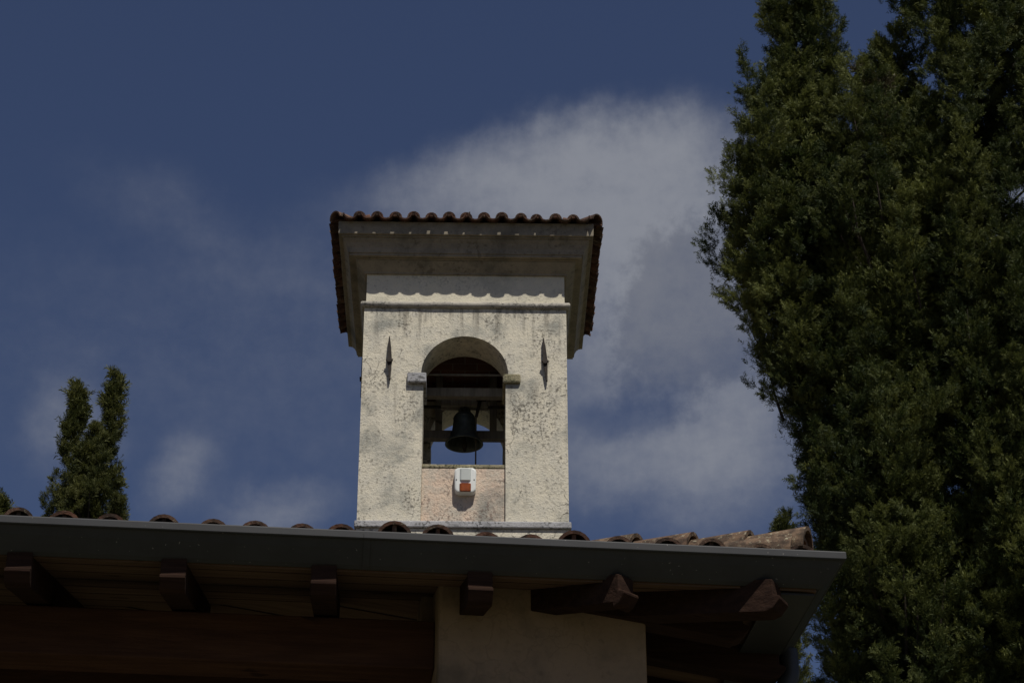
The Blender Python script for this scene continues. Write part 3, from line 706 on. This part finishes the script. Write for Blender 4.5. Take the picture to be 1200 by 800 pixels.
    make_crown('crown', M[mat], root, P_, np.concatenate(DA), np.concatenate(SA), np.concatenate(TA), rg)
    return root
# near right: a bulging many-tipped cypress, then a taller one at the edge of the frame
cypress('broad many-tipped green cypress with a bulging left flank beside the roof corner', (2.80, 14.2),
        [(0.05, 0.0, 0.6, 11.75, 0.84, 0.65, 0.60), (-0.80, 0.0, 9.0, 11.5, 0.62, 0.68, 0.45), (-0.62, -0.15, 8.3, 10.8, 0.54, 0.6, 0.4), (-0.7, 0.2, 8.8, 11.2, 0.5, 0.6, 0.5), (-0.28, 0.0, 4.2, 8.6, 0.55, 0.5, 0.7), (-0.36, -0.1, 7.2, 10.0, 0.54, 0.55, 0.4), (-0.54, 0.0, 10.2, 14.6, 0.28, 0.3, 0.8),
         (-0.25, -0.35, 5.2, 9.6, 0.58, 0.5, 0.4), (0.25, -0.45, 6.0, 11.1, 0.66, 0.5, 0.4), (-0.2, -0.5, 8.8, 11.3, 0.45, 0.5, 0.4), (0.25, 0.3, 6.5, 11.0, 0.6, 0.4, 0.4)],
        'cypress_leaves', (0.72, 0.14), 0.052, 480, 1.65, 101, 0.14, zlow=5.0, dead=(np.array([2.62, 13.6, 11.05]), np.array([0.26, 0.9, 0.22])))
cypress('tall dark cypress filling the right edge of the photo', (4.12, 13.9),
        [(0.0, 0.0, 0.5, 15.2, 1.22, 0.45, 0.62), (-0.55, -0.45, 6.0, 12.8, 0.72, 0.5, 0.4), (0.35, -0.6, 5.0, 12.0, 0.85, 0.5, 0.5), (-0.66, 0.15, 8.8, 14.8, 0.66, 0.5, 0.5)],
        'cypress_leaves', (0.78, 0.15), 0.052, 480, 1.40, 202, 0.16, zlow=5.0)
cypress('twin-tipped distant cypress rising above the left end of the tiled eave', (-5.43, 26.0),
        [(0.0, 0.0, 1.0, 14.7, 0.46, 0.74, 0.9), (-0.20, 0.0, 11.6, 15.24, 0.29, 0.35, 0.7), (0.25, 0.05, 11.4, 15.42, 0.30, 0.35, 0.7), (0.12, -0.1, 11.5, 14.6, 0.50, 0.5, 0.9)],
        'cypress_leaves_far', (0.36, 0.085), 0.080, 80, 1.2, 307, 0.13, zlow=11.5, pw=1.2)
cypress('small dark cypress tip at the far left edge of the eave', (-6.60, 26.5),
        [(0.0, 0.0, 1.0, 14.15, 0.50, 0.6, 0.8)], 'cypress_leaves_far', (0.36, 0.09), 0.085, 70, 0.9, 404, 0.12, zlow=11.5, pw=1.0)
cypress('slim cypress tip peeping over the hip tiles between roof and broad cypress', (3.20, 24.5),
        [(0.0, 0.0, 1.0, 12.95, 0.34, 0.55, 0.8)], 'cypress_leaves_far', (0.34, 0.08), 0.085, 70, 0.9, 505, 0.11, zlow=10.5, pw=1.0)

# ------------------------------------------------------------------ sky and sun
SUN_EL, SUN_AZ = 60.0, 160.0                # azimuth measured from +Y towards +X: behind the photographer, to the right
sv = Vector((math.sin(R(SUN_AZ)) * math.cos(R(SUN_EL)), math.cos(R(SUN_AZ)) * math.cos(R(SUN_EL)), math.sin(R(SUN_EL))))
sl = bpy.data.lights.new('sun', 'SUN'); sl.energy = 4.7; sl.angle = R(0.53); sl.color = (1.0, 0.945, 0.85)
so = bpy.data.objects.new('sun', sl); COL.objects.link(so); so.rotation_euler = sv.to_track_quat('Z', 'Y').to_euler(); so.location = (0, 0, 40)
W = bpy.data.worlds.new('World'); S.world = W; W.use_nodes = True
k = NT(W)
bg = k.n['Background']
sk = k.n.new('ShaderNodeTexSky'); sk.sky_type = 'NISHITA'; sk.sun_disc = False
sk.sun_elevation = R(SUN_EL); sk.sun_rotation = R(SUN_AZ); sk.altitude = 300; sk.air_density = 1.0; sk.dust_density = 1.0; sk.ozone_density = 5.0
co = k.n.new('ShaderNodeTexCoord').outputs['Generated']
sx = k.n.new('ShaderNodeSeparateXYZ'); k.l.new(co, sx.inputs[0])
el = k.math('MULTIPLY', k.math('ARCSINE', sx.outputs[2]), 180 / math.pi)
az = k.math('MULTIPLY', k.math('ARCTAN2', sx.outputs[0], sx.outputs[1]), 180 / math.pi)
cv = k.n.new('ShaderNodeCombineXYZ'); k.l.new(az, cv.inputs[0]); k.l.new(el, cv.inputs[1])
cvec = cv.outputs[0]
w1 = k.n.new('ShaderNodeTexNoise'); k.l.new(cvec, w1.inputs['Vector']); w1.inputs['Scale'].default_value = 0.42; w1.inputs['Detail'].default_value = 6; w1.inputs['Roughness'].default_value = 0.58
ws = k.n.new('ShaderNodeSeparateColor'); k.l.new(w1.outputs[1], ws.inputs[0])
WARP = 2.0
azw = k.math('ADD', az, k.math('MULTIPLY', k.math('SUBTRACT', ws.outputs[0], 0.5), WARP))
elw = k.math('ADD', el, k.math('MULTIPLY', k.math('SUBTRACT', ws.outputs[1], 0.5), WARP))
fib = k.noise(k.scalevec(cvec, (0.55, 1.0, 1.0)), 0.75, 8, 0.62)
fine = k.noise(cvec, 1.9, 7, 0.62)
def blob(ca, ce, ra, re, rot=0.0, soft=1.0, amt=1.0, rag=0.0):
    """soft elliptical patch of cloud in the sky, centre and radii in degrees"""
    da = k.math('SUBTRACT', azw, ca); de = k.math('SUBTRACT', elw, ce)
    cs, sn = math.cos(R(rot)), math.sin(R(rot))
    p = k.math('DIVIDE', k.math('ADD', k.math('MULTIPLY', da, cs), k.math('MULTIPLY', de, sn)), ra)
    q = k.math('DIVIDE', k.math('SUBTRACT', k.math('MULTIPLY', de, cs), k.math('MULTIPLY', da, sn)), re)
    dist = k.math('SQRT', k.math('ADD', k.math('MULTIPLY', p, p), k.math('MULTIPLY', q, q)))
    if rag: dist = k.math('ADD', dist, k.math('MULTIPLY', k.math('SUBTRACT', k.math('ADD', k.math('MULTIPLY', fine, 0.6), k.math('MULTIPLY', fib, 0.4)), 0.5), rag))
    return k.ramp(dist, 1.0 + soft * 0.5, max(0.0, 1.0 - soft * 0.5), 0.0, amt)
CL = [ # azimuth, elevation, radii, tilt, softness, amount
    (2.6, 33.1, 4.0, 1.5, 4, 1.6, 0.75), (-1.0, 32.9, 3.6, 1.0, 12, 1.7, 0.45), (4.0, 32.8, 2.2, 1.4, 10, 1.3, 0.62), (3.2, 31.6, 1.3, 1.5, 0, 1.2, 0.55),
    (5.2, 29.2, 4.2, 4.2, 0, 1.5, 0.50), (4.9, 30.2, 3.2, 1.5, 10, 1.3, 0.45), (3.6, 25.9, 3.4, 1.2, 8, 1.4, 0.30), (6.2, 25.3, 2.2, 1.4, 30, 1.4, 0.24),
    (-12.4, 26.4, 1.0, 1.0, 50, 1.8, 0.34), (-9.3, 25.2, 1.1, 0.7, 50, 1.8, 0.36), (-6.6, 24.5, 1.5, 0.6, 10, 1.8, 0.42),
    (-9.5, 31.6, 4.2, 0.9, -22, 1.9, 0.15), (-6.0, 28.0, 12.0, 3.8, 0, 1.9, 0.24), (16, 30, 6, 3, 10, 1.4, 0.6), (-30, 28, 9, 3, 0, 1.4, 0.5)]  # the widest faint veil is added to brighten the lower sky
dens = None
for a_ in CL:
    b_ = blob(*a_)
    dens = b_ if dens is None else k.math('ADD', dens, k.math('MULTIPLY', b_, k.math('SUBTRACT', 1.0, dens)))
turb = k.math('SUBTRACT', k.math('ADD', k.math('MULTIPLY', fib, 0.6), k.math('MULTIPLY', fine, 0.4)), 0.5)
gap = blob(3.4, 27.1, 1.7, 0.55, 6, 1.4, 0.45)                             # a rift of blue in the lower bank
dens = k.math('MULTIPLY', dens, k.math('SUBTRACT', 1.0, gap))
dens = k.ramp(k.math('ADD', dens, k.math('MULTIPLY', turb, k.math('ADD', 0.12, k.math('MULTIPLY', dens, 1.0)))), 0.05, 1.0)
# thicker, greyer cloud below the bright bank
grey = k.math('MULTIPLY', blob(5.4, 29.6, 2.8, 2.2, 38, 0.4, 0.75, 1.3), 1.0)
ccol = k.mix(grey, (0.95, 1.0, 1.14), (0.60, 0.64, 0.77))
CLOUD = 6.2
cs_ = k.n.new('ShaderNodeVectorMath'); cs_.operation = 'SCALE'; k.l.new(ccol, cs_.inputs[0]); cs_.inputs['Scale'].default_value = CLOUD
skc = k.mix(1.0, sk.outputs[0], (1.06, 0.945, 1.03), 'MULTIPLY')
col = k.mix(k.math('MULTIPLY', dens, 0.92), skc, cs_.outputs[0])
k.l.new(col, bg.inputs[0]); bg.inputs[1].default_value = 0.05

# ------------------------------------------------------------------ camera
cd = bpy.data.cameras.new('camera'); cam = bpy.data.objects.new('camera', cd); COL.objects.link(cam)
cd.sensor_width = 36; cd.lens = 36 * 2650 / 1200; cd.clip_end = 5000
cam.location = (0, 0, EYE); cam.rotation_euler = (R(90 + 29), 0, 0)
S.camera = cam
S.render.engine = 'CYCLES'
vsn = S.view_settings; vsn.view_transform = 'Standard'; vsn.look = 'None'; vsn.exposure = -0.25; vsn.gamma = 1; vsn.use_curve_mapping = False
S.cycles.max_bounces = 8; S.cycles.diffuse_bounces = 4
S.cycles.use_denoising = True
